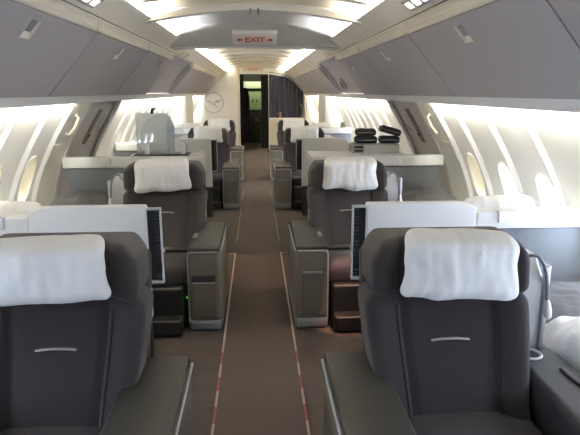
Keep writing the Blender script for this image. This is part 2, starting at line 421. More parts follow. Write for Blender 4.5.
# ------------------------------------------------------------------ valance, bins
for s in (-1,1):
    sd = 'left' if s < 0 else 'right'
    prof = [(.965,2.018),(.955,2.03),(.915,2.052),(.868,2.074),(.80,2.102),(.782,2.112),(.776,2.122)]
    bm = sheet(B(), prof, Y0, Y1, thick=-.012)
    sheet(bm, [(.965,2.02),(1.0,2.055),(1.05,2.11),(1.06,2.14)], Y0, Y1, thick=-.006)
    val = struct(finish(mirror(bm,s), 'trim_%d' % (5 if s < 0 else 6), M['valance']))
    bm = tube(B(), [(.957,Y0,2.028),(.957,Y1,2.028)], .0035, 6); finish(mirror(bm,s), 'shadow_line', M['gap'], val)  # dark tube painted in as the shade of the gap above the lip
    for (ya,yb) in ((1.7,4.35),(6.7,15.4)):
        l = bpy.data.lights.new('ceiling_cove_lamp','AREA'); l.shape = 'RECTANGLE'; l.size = .03; l.size_y = yb-ya
        l.energy = (60 if ya < 6 else 46)*(yb-ya); l.color = (1,.95,.87)
        o = bpy.data.objects.new('ceiling_cove_lamp', l); C.objects.link(o); o.location = (s*.90,(ya+yb)/2,2.088)
        o.rotation_euler = strip_rot((-s*.75,0,.66))
    # bins
    def bin_(ya, yb, yl, label, small=False):
        t = thing('overhead_bin', label, 'overhead bin', (s*1.2,(ya+yb)/2,1.8), 'overhead bins')
        g = Vector((1.2,(ya+yb)/2,1.8))
        def bld(bm, nm, m, par=t, smooth=True):
            for v in bm.verts: v.co -= g
            return finish(mirror(bm,s), nm, m, par, smooth)
        body = [(1.0,1.995),(1.338,1.568),(1.352,1.556),(1.38,1.562),(1.385,1.60),(1.12,2.12),(1.03,2.10)]
        bld(prism(B(), body, 'y', ya+.004, yb-.004), 'bin_body', M['bin'], smooth=False)
        # lip with fine grooves
        lip = [(.968,2.018),(.960,2.010),(.967,1.998),(.964,1.990),(.972,1.976),(.969,1.968),(.978,1.952),(.990,1.946),(1.03,1.98),(1.0,2.04)]
        lp = bld(prism(B(), lip, 'y', ya+.006, yb-.006), 'bin_lip', M['binlip'], smooth=False)
        for yy in (ya+.03, yb-.03):
            bld(rb(B(), (.958,yy-.02,1.945), (1.01,yy+.02,2.02), .006), 'lip_clip', M['binlip'], lp)
        # door with pocket latch
        o0 = Vector((.997,0,1.948)); o1 = Vector((1.332,0,1.558)); u = (o1-o0).normalized(); T = (o1-o0).length
        nrm = Vector((-abs(u.z),0,-abs(u.x)))
        def Q(y,tt,d=0): p = o0+u*tt+nrm*(.012+d); return Vector((p.x,y,p.z))
        hw = .056 if not small else .03
        t0, t1 = (.045,.150) if not small else (.06,.10)
        ys = [ya+.007, yl-hw, yl+hw, yb-.007]; ts = [0,t0,t1,T]
        bm = B(); G = [[bm.verts.new(Q(y,tt)) for tt in ts] for y in ys]
        for i in range(3):
            for j in range(3):
                if (i,j) != (1,1): bm.faces.new((G[i][j],G[i+1][j],G[i+1][j+1],G[i][j+1]))
        R = [bm.verts.new(Q(y,tt)) for y,tt in ((ys[0],0),(ys[3],0),(ys[3],T),(ys[0],T))]
        R2 = [bm.verts.new(Q(y,tt,-.03)) for y,tt in ((ys[0],0),(ys[3],0),(ys[3],T),(ys[0],T))]
        for k in range(4): bm.faces.new((R[k],R[(k+1)%4],R2[(k+1)%4],R2[k]))
        bmesh.ops.remove_doubles(bm, verts=bm.verts, dist=1e-5)
        dr = bld(bm, 'bin_door', M['bin'], smooth=False)
        bm = B(); q = [(ys[1],t0),(ys[2],t0),(ys[2],t1),(ys[1],t1)]
        i_ = [(ys[1]+.014,t0+.008),(ys[2]-.014,t0+.008),(ys[2]-.014,t1-.04),(ys[1]+.014,t1-.04)] if not small else [(y,(t0+t1)/2) for y,_ in q]
        A = [bm.verts.new(Q(y,tt,.0005)) for y,tt in q]; D = [bm.verts.new(Q(y,tt,-.022)) for y,tt in i_]
        for k in range(4): bm.faces.new((A[k],A[(k+1)%4],D[(k+1)%4],D[k]))
        if not small: bm.faces.new(D)
        pk = bld(bm, 'latch_pocket', M['binlip'] if not small else M['latchdark'], dr, False)
        if not small:
            bm = B(); rb(bm, (-.044,-.006,-.032), (.044,.004,.032), .003)
            cen = Q(yl,t0+.040,-.012)
            rot = Matrix((( 0,nrm.x,u.x),(1,0,0),(0,nrm.z,u.z)))
            for v in bm.verts: v.co = rot@v.co+cen
            bld(bm, 'latch_paddle', M['latchdark'], dr)
        return t
    nm = {0:'behind the camera end', }
    bin_(-1.55,.28,-.6, f'grey overhead bin ahead of the frame on the {sd} side')
    bin_(.28,2.0,1.14, f'grey overhead bin at the frame edge, nearest on the {sd} side')
    bin_(2.0,3.68,2.86 if s > 0 else 2.78, f'large grey overhead bin above the front seats on the {sd} side')
    bin_(3.68,5.36,4.58 if s > 0 else 4.48, f'grey overhead bin above the second row on the {sd} side')
    bin_(5.36,6.86,6.26, f'grey overhead bin above the exit door on the {sd} side, before the recess')
    bin_(8.85,11.05,10.2, f'small grey overhead bin just past the recess on the {sd} side', True)
    bin_(11.05,12.75,11.9, f'small grey overhead bin, second one past the recess on the {sd} side', True)
    bin_(12.75,15.44,13.5, f'small grey overhead bin touching the far wall on the {sd} side', True)
    bm = sheet(B(), [(.99,2.03),(1.10,1.96),(1.24,1.80),(1.34,1.64),(1.372,1.567)], 6.86, 8.85, thick=-.01)
    struct(finish(mirror(bm,s), 'trim_%d' % (7 if s < 0 else 8), M['bin']))
    # passenger service sign on the valance
    yp = 3.05
    ps = thing('passenger_sign', f'grey valance lamp plate with three small lit lamps above the {sd} front seat', 'sign', (s*.86,yp,2.06), 'valance lamp plates')
    def VP(y,k,d): # on valance face
        a0,a1 = Vector((.925,0,2.02)),Vector((.80,0,2.098)); p = a0.lerp(a1,k); n_ = Vector((-.53,0,-.85)); p = p+n_*d
        return Vector((p.x-.86,y-yp,p.z-2.06))
    bm = rb(B(), (-.004,yp-.20,.22), (.014,yp+.20,.78), .004, f=lambda x,y,z: VP(y,z,x)); finish(mirror(bm,s), 'plate', M['bin'], ps)
    for k in range(3):
        y = yp-.13+.13*k
        bm = rb(B(), (.013,y-.035,.36), (.018,y+.035,.64), .002, f=lambda x,y,z: VP(y,z,x)); finish(mirror(bm,s), 'lamp', M['lamp'], ps)
    for yy in (7.0,7.5):
        bm = rb(B(), (-.004,yy-.06,.05), (.02,yy+.06,.55), .004, f=lambda x,y,z: VP(y,z,x)+Vector((.86,yp,2.06)))
        tag(finish(mirror(bm,s), 'valance_box', M['valance']), 'small cream service box on the valance, %s of the two by the %s bin recess' % ('nearer' if yy < 7.2 else 'farther', sd), 'service box', 'valance service boxes')
sp = thing('ceiling_speaker', 'round dark grille on the recessed panel between the right bins', 'speaker', (1.27,8.1,1.70))
d = Vector((-.86,0,-.5)); rot = d.to_track_quat('Z','Y').to_matrix()
bm = lathe(B(), [(.085,0),(.085,.03),(.07,.04),(.068,.03)], n=28)
for v in bm.verts: v.co = rot@v.co
finish(bm, 'bezel', M['bin'], sp)
bm = lathe(B(), [(.066,.03),(.05,.045),(.02,.05),(.004,.05)], n=28)
for v in bm.verts: v.co = rot@v.co
finish(bm, 'grille', M['black'], sp)

# ------------------------------------------------------------------ end walls, doorway, galley
wb = B()
prism(wb, [(-1.95,0),(-.455,0),(-.455,2.3),(-1.95,2.3)], 'y', Y1, Y1+.05)
prism(wb, [(.34,0),(1.95,0),(1.95,2.3),(.34,2.3)], 'y', Y1, Y1+.05)
prism(wb, [(-.455,2.06),(.34,2.06),(.34,2.3),(-.455,2.3)], 'y', Y1, Y1+.05)
wback = struct(finish(wb, 'wall_back', M['endwall'], smooth=False))
struct(finish(rb(B(), (-.50,Y1-.03,0), (-.445,Y1+.06,2.20), .008), 'trim_9', M['cream']))
struct(finish(prism(B(), [(-1.95,0),(1.95,0),(1.95,2.5),(-1.95,2.5)], 'y', Y0-.05, Y0), 'wall_front', M['cream'], smooth=False))
# half-height ledge below the curtain, tall closets along the walls
bm = rb(B(), (-.52,-.13,0), (.52,.13,.86), .01)
hl = thing('low_partition', 'cream half-height partition below the navy curtain', 'partition', (.87,15.45,0))
finish(bm, 'panel', M['cream'], hl)
finish(rb(B(), (-.53,-.145,.858), (.53,.13,.882), .006), 'ledge', M['white'], hl)
finish(rb(B(), (.455,-.14,.882), (.51,.12,1.56), .006), 'end_post', M['cream'], hl)
for s in (-1,1):
    sd = 'left' if s < 0 else 'right'
    cl_ = thing('closet', f'long white closet along the {sd} wall behind the farthest seat', 'closet', (s*1.5,13.1,0), 'aft closets')
    finish(mirror(rb(B(), (-.14,-2.1,0), (.17,-.9,1.0), .01),s), 'closet_base', M['white'], cl_)
    bm = prism(B(), [(-.14,1.0),(-.14,1.545),(wa(1.545)-1.505,1.545)]+[(wa(z)-1.505,z) for z in (1.5,1.4,1.3,1.2,1.1,1.0)], 'y', -2.1, -.9)
    finish(mirror(bm,s), 'closet_upper', M['white'], cl_, False)
# emblem on the left end wall
em = thing('wall_emblem', 'grey crane-in-a-circle emblem on the white left end wall', 'emblem', (-1.175,Y1,1.29))
bm = B(); n = 56
R = [[bm.verts.new((r*math.cos(2*math.pi*k/n), yy, r*math.sin(2*math.pi*k/n))) for k in range(n)] for r,yy in ((.285,-.0),(.285,-.006),(.255,-.006),(.255,0))]
for A,Bq in zip(R,R[1:]):
    for k in range(n): bm.faces.new((A[k],A[(k+1)%n],Bq[(k+1)%n],Bq[k]))
finish(bm, 'ring', M['emblem'], em, False)
bm = prism(B(), [(1.4*u,1.4*v) for u,v in [(-.165,.055),(-.125,.035),(-.02,-.035),(.105,-.105),(.112,-.095),(.03,-.035),(-.01,-.005),(-.10,.045)]], 'y', -.006, 0)
finish(bm, 'crane_body', M['emblem'], em, False)
bm = prism(B(), [(1.4*u,1.4*v) for u,v in [(-.005,-.012),(.03,.035),(.08,.05),(.165,.06),(.135,.035),(.15,.03),(.11,.012),(.12,.004),(.06,-.004),(.02,-.008)]], 'y', -.006, 0)
finish(bm, 'crane_wing', M['emblem'], em, False)
# curtain
def curtain(x0,x1,top,zb,y,amp,wl,th=.012,n=None):
    bm = B(); n = n or int((x1-x0)/wl*10); nz = 14; fr = []; bk = []
    for i in range(n+1):
        x = x0+(x1-x0)*i/n; c1 = []; c2 = []
        for k in range(nz+1):
            t = k/nz; z = zb+(top(x)-zb)*t
            yy = y+amp*(1-.5*t)*math.sin(2*math.pi*(x-x0)/wl+1.2*math.sin(5*x))+.006*noise.noise(Vector((x*9,z*3,y)))
            c1.append(bm.verts.new((x,yy,z))); c2.append(bm.verts.new((x,yy+th,z)))
        fr.append(c1); bk.append(c2)
    for i in range(n):
        for k in range(nz):
            bm.faces.new((fr[i][k],fr[i+1][k],fr[i+1][k+1],fr[i][k+1])); bm.faces.new((bk[i][k],bk[i][k+1],bk[i+1][k+1],bk[i+1][k]))
        bm.faces.new((fr[i][0],bk[i][0],bk[i+1][0],fr[i+1][0])); bm.faces.new((fr[i][nz],fr[i+1][nz],bk[i+1][nz],bk[i][nz]))
    for k in range(nz):
        for j in (0,n): bm.faces.new((fr[j][k],fr[j][k+1],bk[j][k+1],bk[j][k]))
    return bm
ct = tag(finish(curtain(.36,1.29,lambda x: float(np.interp(x,[.3,.80,1.02,1.33],[2.06,1.99,1.86,1.54])),.884,15.49,.024,.115),'curtain',M['curtain']), 'pleated navy curtain above the low partition on the right of the doorway', 'curtain')
bm = tube(B(), [(.35,15.53,2.11),(.80,15.53,2.04),(1.02,15.53,1.91),(1.34,15.53,1.585)], .008); finish(bm, 'curtain_rail', M['black'], ct)
tag(finish(curtain(.14,.34,lambda x: 2.03,.02,15.78,.018,.06), 'doorway_curtain', M['blackcloth']), 'black curtain gathered at the right edge of the galley doorway', 'curtain', 'doorway curtains')
tag(finish(curtain(-.45,-.34,lambda x: 2.04,.02,15.8,.018,.05), 'doorway_curtain', M['blackcloth']), 'black curtain gathered at the left edge of the galley doorway', 'curtain', 'doorway curtains')
# hanging coat
bm = rb(B(), (-.42,16.2,.30), (-.20,16.45,1.70), .08, 4, (3,2,8), f=lambda x,y,z: (x-.0+.05*sstep(1.40,1.70,z)*(-1 if x>-.3 else .3)+.01*math.sin(40*y), y+.012*math.sin(50*x), z))
co = thing('hanging_coat', 'black coat hanging just inside the galley doorway on the left', 'coat', (-.31,16.3,.30))
for v in bm.verts: v.co -= Vector((-.31,16.3,.30))
finish(bm, 'coat_body', M['blackcloth'], co)
finish(tube(B(), [(0,0,1.35),(0,0,1.50),(.03,0,1.55)], .008), 'hanger_hook', M['silver'], co)
# pale strap
bm = B()
rb(bm, (.16,16.0,.95), (.20,16.015,1.64), .005, 2, (1,1,10), f=lambda x,y,z: (x+.05*(1.64-z)+.015*math.sin(7*z),y,z))
tag(finish(bm, 'hanging_strap', M['pale']), 'pale cloth strap hanging beside the right galley curtain', 'strap')
# galley
gw = B()
prism(gw, [(-.95,0),(.95,0),(.95,2.3),(-.95,2.3)], 'y', 18.6, 18.65)
for x in (-.95,.90): prism(gw, [(x,0),(x+.05,0),(x+.05,2.3),(x,2.3)], 'y', Y1+.06, 18.6)
prism(gw, [(-.95,2.28),(.95,2.28),(.95,2.33),(-.95,2.33)], 'y', Y1+.06, 18.6)
struct(finish(gw, 'wall_galley', M['galleydark'], smooth=False))
uc = thing('galley_cabinet', 'pale green lit upper cabinet seen through the doorway', 'cabinet', (-.05,18.1,.98))
finish(rb(B(), (-.47,-.1,.02), (.47,.35,.68), .01), 'cabinet_body', M['galleygreen'], uc)
for x in (-.235,.235):
    dd = finish(rb(B(), (x-.225,-.118,.04), (x+.225,-.098,.66), .008), 'cabinet_door', M['galleygreen'], uc)
    kx = x*.25
    finish(rb(B(), (kx-.018,-.135,.28), (kx+.018,-.116,.36), .005), 'door_knob', M['black'], dd)
lk = thing('galley_locker', 'cream overhead locker above the pale green galley cabinet', 'cabinet', (-.05,18.0,1.68))
finish(rb(B(), (-.52,-.12,.0), (.52,.4,.22), .012), 'locker_body', M['cream'], lk)
finish(rb(B(), (-.50,-.135,.02), (.50,-.115,.20), .008), 'locker_flap', M['cream'], lk)
lp = thing('galley_light', 'bright greenish lamp strip at the galley ceiling', 'lamp', (-.05,17.4,2.20))
finish(rb(B(), (-.44,-.05,0), (.44,.05,.05), .01), 'housing', M['cream'], lp)
finish(rb(B(), (-.42,-.04,-.012), (.42,.04,.004), .005), 'diffuser', M['galleylamp'], lp)
gc = thing('galley_counter', 'dark galley counter under the pale green cabinet', 'counter', (0,18.0,0))
finish(rb(B(), (-.88,-.3,0), (.88,.5,.92), .01), 'counter_body', M['galleydark'], gc)
finish(rb(B(), (-.89,-.32,.92), (.89,.51,.96), .01), 'worktop', M['black'], gc)
for x in (-.43,0,.43):
    dd = finish(rb(B(), (x-.20,-.315,.06), (x+.20,-.298,.88), .006), 'cart_door', M['galleydark'], gc)
    finish(rb(B(), (x-.04,-.33,.70), (x+.04,-.312,.75), .005), 'door_latch', M['silver'], dd)

# ------------------------------------------------------------------ dividers
def divider(s, y, full, lab, cat='divider'):
    t = thing('privacy_divider', lab, cat, (s*1.1,y,0), 'privacy dividers')
    g = Vector((1.1,0,0))
    def bl(bm, nm, m, par=t, smooth=True):
        for v in bm.verts: v.co -= g
        return finish(mirror(bm,s), nm, m, par, smooth)
    if not full:
        def rc(x,y_,z): # outer top corner rounded
            k = sstep(1.08,1.17,x)*sstep(.85,1.01,z); return (x,y_,z-.028*k)
        bl(rb(B(), (.572,0,.39), (1.17,.05,1.012), .012, 3, (10,1,8), f=rc), 'main_panel', M['white'])
        bl(rb(B(), (.58,.006,0), (1.165,.046,.392), .005), 'base_panel', M['darkbase'])
        fr = B()
        rb(fr, (.499,.0,.590), (.507,.03,.998), .003); rb(fr, (.499,.0,.986), (.572,.03,.998), .003); rb(fr, (.499,.0,.590), (.572,.03,.602), .003)
        sto = bl(fr, 'storage_frame', M['framegrey'])
        lv = rb(B(), (.506,.028,.60), (.573,.05,.99), .003)
        for k in range(19): rb(lv, (.510,.010,.615+.0195*k), (.538,.032,.625+.0195*k), .003, 2)
        bl(lv, 'louvre', M['louvre'], sto)
        bl(rb(B(), (.538,.018,.604), (.573,.04,.984), .003), 'louvre_stile', M['black'], sto)
        bl(rb(B(), (1.165,.0,.862), (1.76,.09,.957), .010, 3), 'window_shelf', M['white'])
        bl(rb(B(), (1.17,.012,.0), (1.79,.05,.868), .006), 'window_panel', M['greypanel'])
        h = B(); rb(h, (1.285,-.010,.895), (1.315,.004,.955), .004); rb(h, (1.278,-.010,.952), (1.322,.02,.960), .003)
        bl(h, 'hinge_clip', M['silver'])
    else:
        ct_ = rb(B(), (.50,0,.912), (1.735,.10,1.008), .010, 3); rb(ct_, (.50,.05,.914), (1.18 if s < 0 else 1.42,.36 if s < 0 else .46,1.007), .008, 3)
        bl(ct_, 'counter_top', M['white'])
        bl(rb(B(), (.50,.03,.0), (1.20,.34,.914), .006), 'back_panel', M['cream'])
        bl(rb(B(), (1.20,.02,.0), (1.70,.09,.914), .006), 'window_panel', M['greypanel'])
        h = B(); rb(h, (1.30,-.008,.94), (1.325,.004,1.0), .003); bl(h, 'hinge_clip', M['silver'])
    return t
divider(1,2.80,False,'white privacy divider with a dark louvred edge behind the front right seat')
divider(-1,2.80,False,'white privacy divider with a dark louvred edge behind the front left seat')
divider(1,5.0,True,'long white counter divider behind the second right seat, carrying black pouches','counter')
divider(-1,5.0,True,'long white counter divider behind the second left seat, carrying a frosted screen','counter')
divider(1,7.0,False,'beige-looking privacy divider in front of the third right seat, past the exit door')
divider(-1,7.0,False,'beige-looking privacy divider in front of the third left seat, past the exit door')
def shelf_only(s, y, lab):
    t = thing('window_shelf', lab, 'shelf', (s*1.35,y,0), 'window shelves')
    finish(rb(B(), (-.25,0,.90), (.25,.1,.99), .01), 'shelf_top', M['white'], t)
    finish(rb(B(), (-.25,.02,0), (.25,.09,.9), .005), 'shelf_panel', M['greypanel'], t)
for s in (-1,1):
    sd = 'left' if s < 0 else 'right'
    shelf_only(s, 9.3, f'white window shelf between the last two {sd} seats')
    shelf_only(s, 10.87, f'white window shelf beside the farthest {sd} seat, against the white closet')

# ------------------------------------------------------------------ seats
CACHE = {}
def part(key, builder, m, name, parent, smooth=True):
    if key not in CACHE:
        o = finish(builder(), name, m, parent, smooth); CACHE[key] = o.data; return o
    return link(CACHE[key], name, parent)
TILT = .42
def lean(y,z): return y-.155+(min(z,.86)-.43)*.44+max(0,z-.86)*.12
def seat(s, y0, lab, row):
    t = thing('airline_seat', lab, 'seat', (s*.71-(.015 if row == 1 and s < 0 else 0),y0,0), 'lounge seats')
    g = Vector((.71,0,0)); w0, w1 = .388, 1.005
    def pt(nm, m, fn, par=t, smooth=True):
        def bld():
            bm = fn()
            for v in bm.verts: v.co -= g
            return mirror(bm,s)
        pt.i += 1
        return part((s,nm,m.name,pt.i if row < 3 else pt.i+100, row <= 1, row == 2), bld, m, nm, par, smooth)
    pt.i = 0
    # cushion
    def cush(x,y,z):
        k = sstep(.28,.445,z)
        return (x, y, z+k*(.018*(1-((x-.72)/.26)**2)-.03*sstep(.25,.02,y)))
    pt('seat_cushion', M['seat'], lambda: rb(B(), (.475,.06,.29), (.985,.66,.445), .05, 4, (8,8,3), cush))
    pt('leg_rest', M['black'], lambda: rb(B(), (.50,.0,.03), (.93,.13,.31), .02, 3, (2,1,4)))
    pt('foot_plate', M['black'], lambda: rb(B(), (.505,-.10,.015), (.925,.01,.12), .015, 3, (2,1,1)))
    pt('seat_base', M['black'], lambda: rb(B(), (.50,.18,0), (.96,.85,.31), .02))
    # backrest with bolsters
    cx = .697
    def back(x,y,z):
        u = (x-cx)/.31; fr = 1 if y < .70 else 0
        bol = sstep(.50,.86,abs(u))
        yy = y
        if fr: yy = y-.040*bol+.012*math.exp(-((abs(u)-.55)/.035)**2)-.018*math.exp(-((z-.62)/.12)**2)*(1-bol)*0
        xx = cx+(x-cx)*(1-.13*sstep(.82,.40,z))
        return (xx, lean(yy,z)-.0, z)
    pt('backrest', M['seat'], lambda: rb(B(), (w0,.62,.30), (w1,.80,.856), .045, 4, (36,2,14), back))
    def shell(x,y,z):
        return (x, lean(y,z), z)
    pt('back_shell', M['seatside'], lambda: rb(B(), (w0+.02,.78,.05), (w1-.02,.86,.98), .03, 3, (2,1,8), shell))
    def head(x,y,z):
        u = (x-cx)/.31; fr = 1 if y < .70 else 0
        wing = sstep(.52,.92,abs(u))
        yy = y-(.055*wing if fr else 0)+(.010*math.exp(-((abs(u)-.60)/.03)**2) if fr else 0)
        k = sstep(.95,1.06,z)
        xx = cx+(x-cx)*(1-.045*k*k)
        zz = z-.028*k*sstep(.70,1.0,abs(u))**2
        return (xx, lean(yy,z)-.018*fr, zz)
    pt('headrest', M['seat'], lambda: rb(B(), (w0+.018,.615,.854), (w1-.012,.80,1.062), .045, 4, (36,2,8), head))
    def pipe():
        return rb(B(), (cx-.072,.606,.700), (cx+.072,.616,.7075), .003, 2, (8,1,1), f=lambda x,y,z: (x, lean(y,z)+.0, z-.006*((x-cx)/.075)**2))
    pt('piping_strip', M['piping'], pipe)
    for u in (-.62,.62):
        pt('seam', M['seatside'], lambda: tube(B(), [(cx+.31*u*(1-.13*sstep(.82,.40,z)), lean(.62-.006*1,z)+(-.006), z) for z in [.44+.38*k/10 for k in range(11)]], .0035, 6))
    # seat belt
    def belt(sg):
        def f():
            bm = B()
            rb(bm, (cx-.22 if sg < 0 else cx+.01,.30,.460), (cx-.01 if sg < 0 else cx+.22,.345,.466), .002, 2, (6,1,1), f=lambda x,y,z: (x,y-.06*math.cos((x-cx)*6)+.08,z+.012*math.cos((x-cx)*8)))
            return bm
        return f
    if row > 1:
        bl = pt('seat_belt', M['black'], belt(-1)); pt('seat_belt', M['black'], belt(1))
        pt('buckle', M['silver'], lambda: rb(B(), (cx-.035,.30,.470), (cx+.035,.35,.488), .006), bl)
    # aisle console
    def con(x,y,z):
        k = sstep(.50,.60,z); return (x,y+.0*k,z)
    cb = pt('armrest_console', M['bronze'], lambda: rb(B(), (.248,.0,.07), (.470,.725,.560), .028, 4, (2,4,4)))
    pt('kick_plate', M['kick'], lambda: rb(B(), (.246,-.003,0), (.472,.725,.082), .025, 3), cb)
    pt('top_pad', M['contop'], lambda: rb(B(), (.250,-.002,.556), (.468,.725,.585), .014, 3, (3,6,1), f=lambda x,y,z: (x,y,z+.006*sstep(.0,.7,y))), cb)
    def trim():
        bm = B(); z = .556
        tube(bm, [(.262,-.002,z),(.30,-.005,z),(.44,-.005,z),(.458,-.003,z-.006),(.464,-.002,z-.03),(.464,-.002,.075)], .006, 6)
        return bm
    pt('edge_trim', M['silver'], trim, cb)
    def trim2():
        return tube(B(), [(.246,.01,.556),(.244,.10,.557),(.244,.715,.559)], .006, 6)
    pt('edge_trim', M['silver'], trim2, cb)
    if s > 0 or row > 2:
        dr = pt('storage_door', M['bronzedoor'], lambda: rb(B(), (.295,-.008,.10), (.445,.006,.40), .006), cb)
        pt('door_pull', M['kick'], lambda: rb(B(), (.295,-.014,.398), (.425,.004,.412), .005), cb)
    else:
        pt('storage_door', M['bronzedoor'], lambda: rb(B(), (.285,-.020,.10), (.440,.006,.355), .008), cb)
        pt('pocket_slot', M['black'], lambda: rb(B(), (.285,-.0205,.354), (.440,.01,.398), .004), cb)
        pt('door_pull', M['silver'], lambda: rb(B(), (.285,-.024,.346), (.440,-.004,.354), .004), cb)
        pt('indicator_light', M['led'], lambda: rb(B(), (.484,.066,.217), (.489,.07,.222), .001), cb)
    if row == 2: pt('control_card', M['kick'], lambda: rb(B(), (.425,.24,.586), (.455,.36,.594), .003), cb)
    # window-side console with cup ring and latch
    sc_ = pt('side_console', M['sidecon'], lambda: rb(B(), (.985,.0,.0), (1.185,.745,.578), .03, 4, (2,4,4)))
    pt('cup_ring', M['white'], lambda: ring((1.055,.675,.580), .038,.048,.006), sc_)
    pt('latch_lever', M['black'], lambda: rb(B(), (1.115,.33,.574), (1.137,.55,.590), .006, 2, (1,4,1), f=lambda x,y,z: (x-.012*sstep(.42,.46,y),y,z+.008*sstep(.40,.36,y))), sc_)
    # partition between seat and bed
    def part_(x,y,z):
        k = sstep(.86,.975,z); return (x-.03*k*k*(1 if x > 1.06 else 0), y+.10*k*k*(1 if y < .85 else 0), z)
    pn = pt('bed_partition', M['partition'], lambda: rb(B(), (1.0,.75,.0), (1.135,.80,.955), .02, 3, (4,1,10), part_))
    pt('partition_trim', M['silver'], lambda: rb(B(), (1.122,.735,.50), (1.142,.765,.92), .006, 2), pn)
    return t
def ring(c, r0, r1, h, n=32):
    bm = B()
    R = [[bm.verts.new((c[0]+r*math.cos(2*math.pi*k/n), c[1]+r*math.sin(2*math.pi*k/n), c[2]+z)) for k in range(n)] for r,z in ((r1,-.004),(r1,h*.6),((r0+r1)/2,h),(r0,h*.6),(r0*.95,-.004))]
    for A,Bq in zip(R,R[1:]):
        for k in range(n): bm.faces.new((A[k],A[(k+1)%n],Bq[(k+1)%n],Bq[k]))
    return bm
ROWS = [1.245,3.49,7.45,9.85]
DESC = ['large dark grey lounge seat in the front row','dark grey lounge seat in the second row before the exit counter','dark grey lounge seat behind the beige divider past the exit door','small distant dark grey lounge seat nearest the doorway']
def hd(y0): # headrest centre front y
    return y0
for r,y0 in enumerate(ROWS):
    for s in (-1,1):
        seat(s, y0, f"{DESC[r]}, {'left' if s < 0 else 'right'} of the aisle", r+1)
# pillows on the headrests
def pillow_mesh(w,h,t,seed,bow=0.):
    bm = B()
    def f(x,y,z):
        u, v = x/(w/2), z/(h/2)
        e = max(0,(1-abs(u)**2.6))**.5*max(0,(1-abs(v)**2.4))**.5
        yy = y/(t/2)*(t/2)*(.30+.70*e)
        nx = noise.noise(Vector((x*9+seed,y*3,z*7))); n2 = noise.noise(Vector((x*34+seed*3,y*3,z*9)))
        yy += (.014*nx+.009*n2)*(1 if y < 0 else .2)
        xx = x*(1-.05*(1-abs(v))*abs(u)*.4)+.008*noise.noise(Vector((z*12+seed,seed,0)))+x*.10*max(0,-v)*abs(v)
        zz = z+.013*noise.noise(Vector((x*10,seed,1)))*(1 if z < 0 else .5)-.012*(abs(u)**3)*(1 if z > 0 else -.2)
        yy += bow*max(0,(v-.45))**2   # top folds back over the headrest
        return (xx,yy,zz)
    return rb(bm, (-w/2,-t/2,-h/2), (w/2,t/2,h/2), t*.42, 4, (26,2,18), f)
plab = ['plump white pillow on the large front headrest','white pillow on the second-row headrest','white pillow on the third-row headrest above the beige divider','small white pillow on the farthest headrest nearest the doorway']
for r,y0 in enumerate(ROWS):
    for s in (-1,1):
        w,h = (.405,.25) if r else ((.415,.248) if s > 0 else (.44,.228))
        dx = (.022 if s > 0 else -.04) if r == 0 else 0.0
        bm = pillow_mesh(w,h,.10,r*7.3+s*2.1,.20)
        o = finish(bm, 'pillow', M['linen'])
        tag(o, plab[r]+(', left of the aisle' if s < 0 else ', right of the aisle'), 'pillow', 'headrest pillows')
        zc_ = (.978 if s > 0 else .984) if r == 0 else .985
        yh = y0+.588
        o.location = (s*.700+dx, yh, zc_); o.rotation_euler = (-.10, (.035 if (r==0 and s>0) else (-.03 if s < 0 else .02)), 0)

# reading lights on the bed partitions
def reading(s, y0, lab):
    t = thing('reading_light', lab, 'reading light', (s*1.075,y0+.76,.945), 'reading lights')
    pts = [(-.04,-.02,.0),(-.025,-.03,.022),(.0,-.045,.020),(.018,-.055,-.01),(.030,-.06,-.05),(.036,-.062,-.10),(.040,-.062,-.155)]
    finish(mirror(tube(B(), pts, .007, 8),s), 'gooseneck', M['latchdark'], t)
    finish(mirror(tube(B(), [(-.04,.006,-.012),(-.04,-.03,.004)], .014, 12),s), 'mount', M['silver'], t)
    bm = tube(B(), [(.040,-.062,-.150),(.042,-.062,-.165),(.046,-.062,-.195),(.050,-.062,-.222),(.051,-.062,-.230)], [.008,.013,.016,.013,.004], 12)
    finish(mirror(bm,s), 'lamp_head', M['white'], t)
reading(1, 1.245, 'white-headed gooseneck reading light hanging beside the front right seat')
reading(1, 3.49, 'small gooseneck reading light on the partition of the second right seat')
reading(-1, 3.49, 'small gooseneck reading light on the partition of the second left seat')

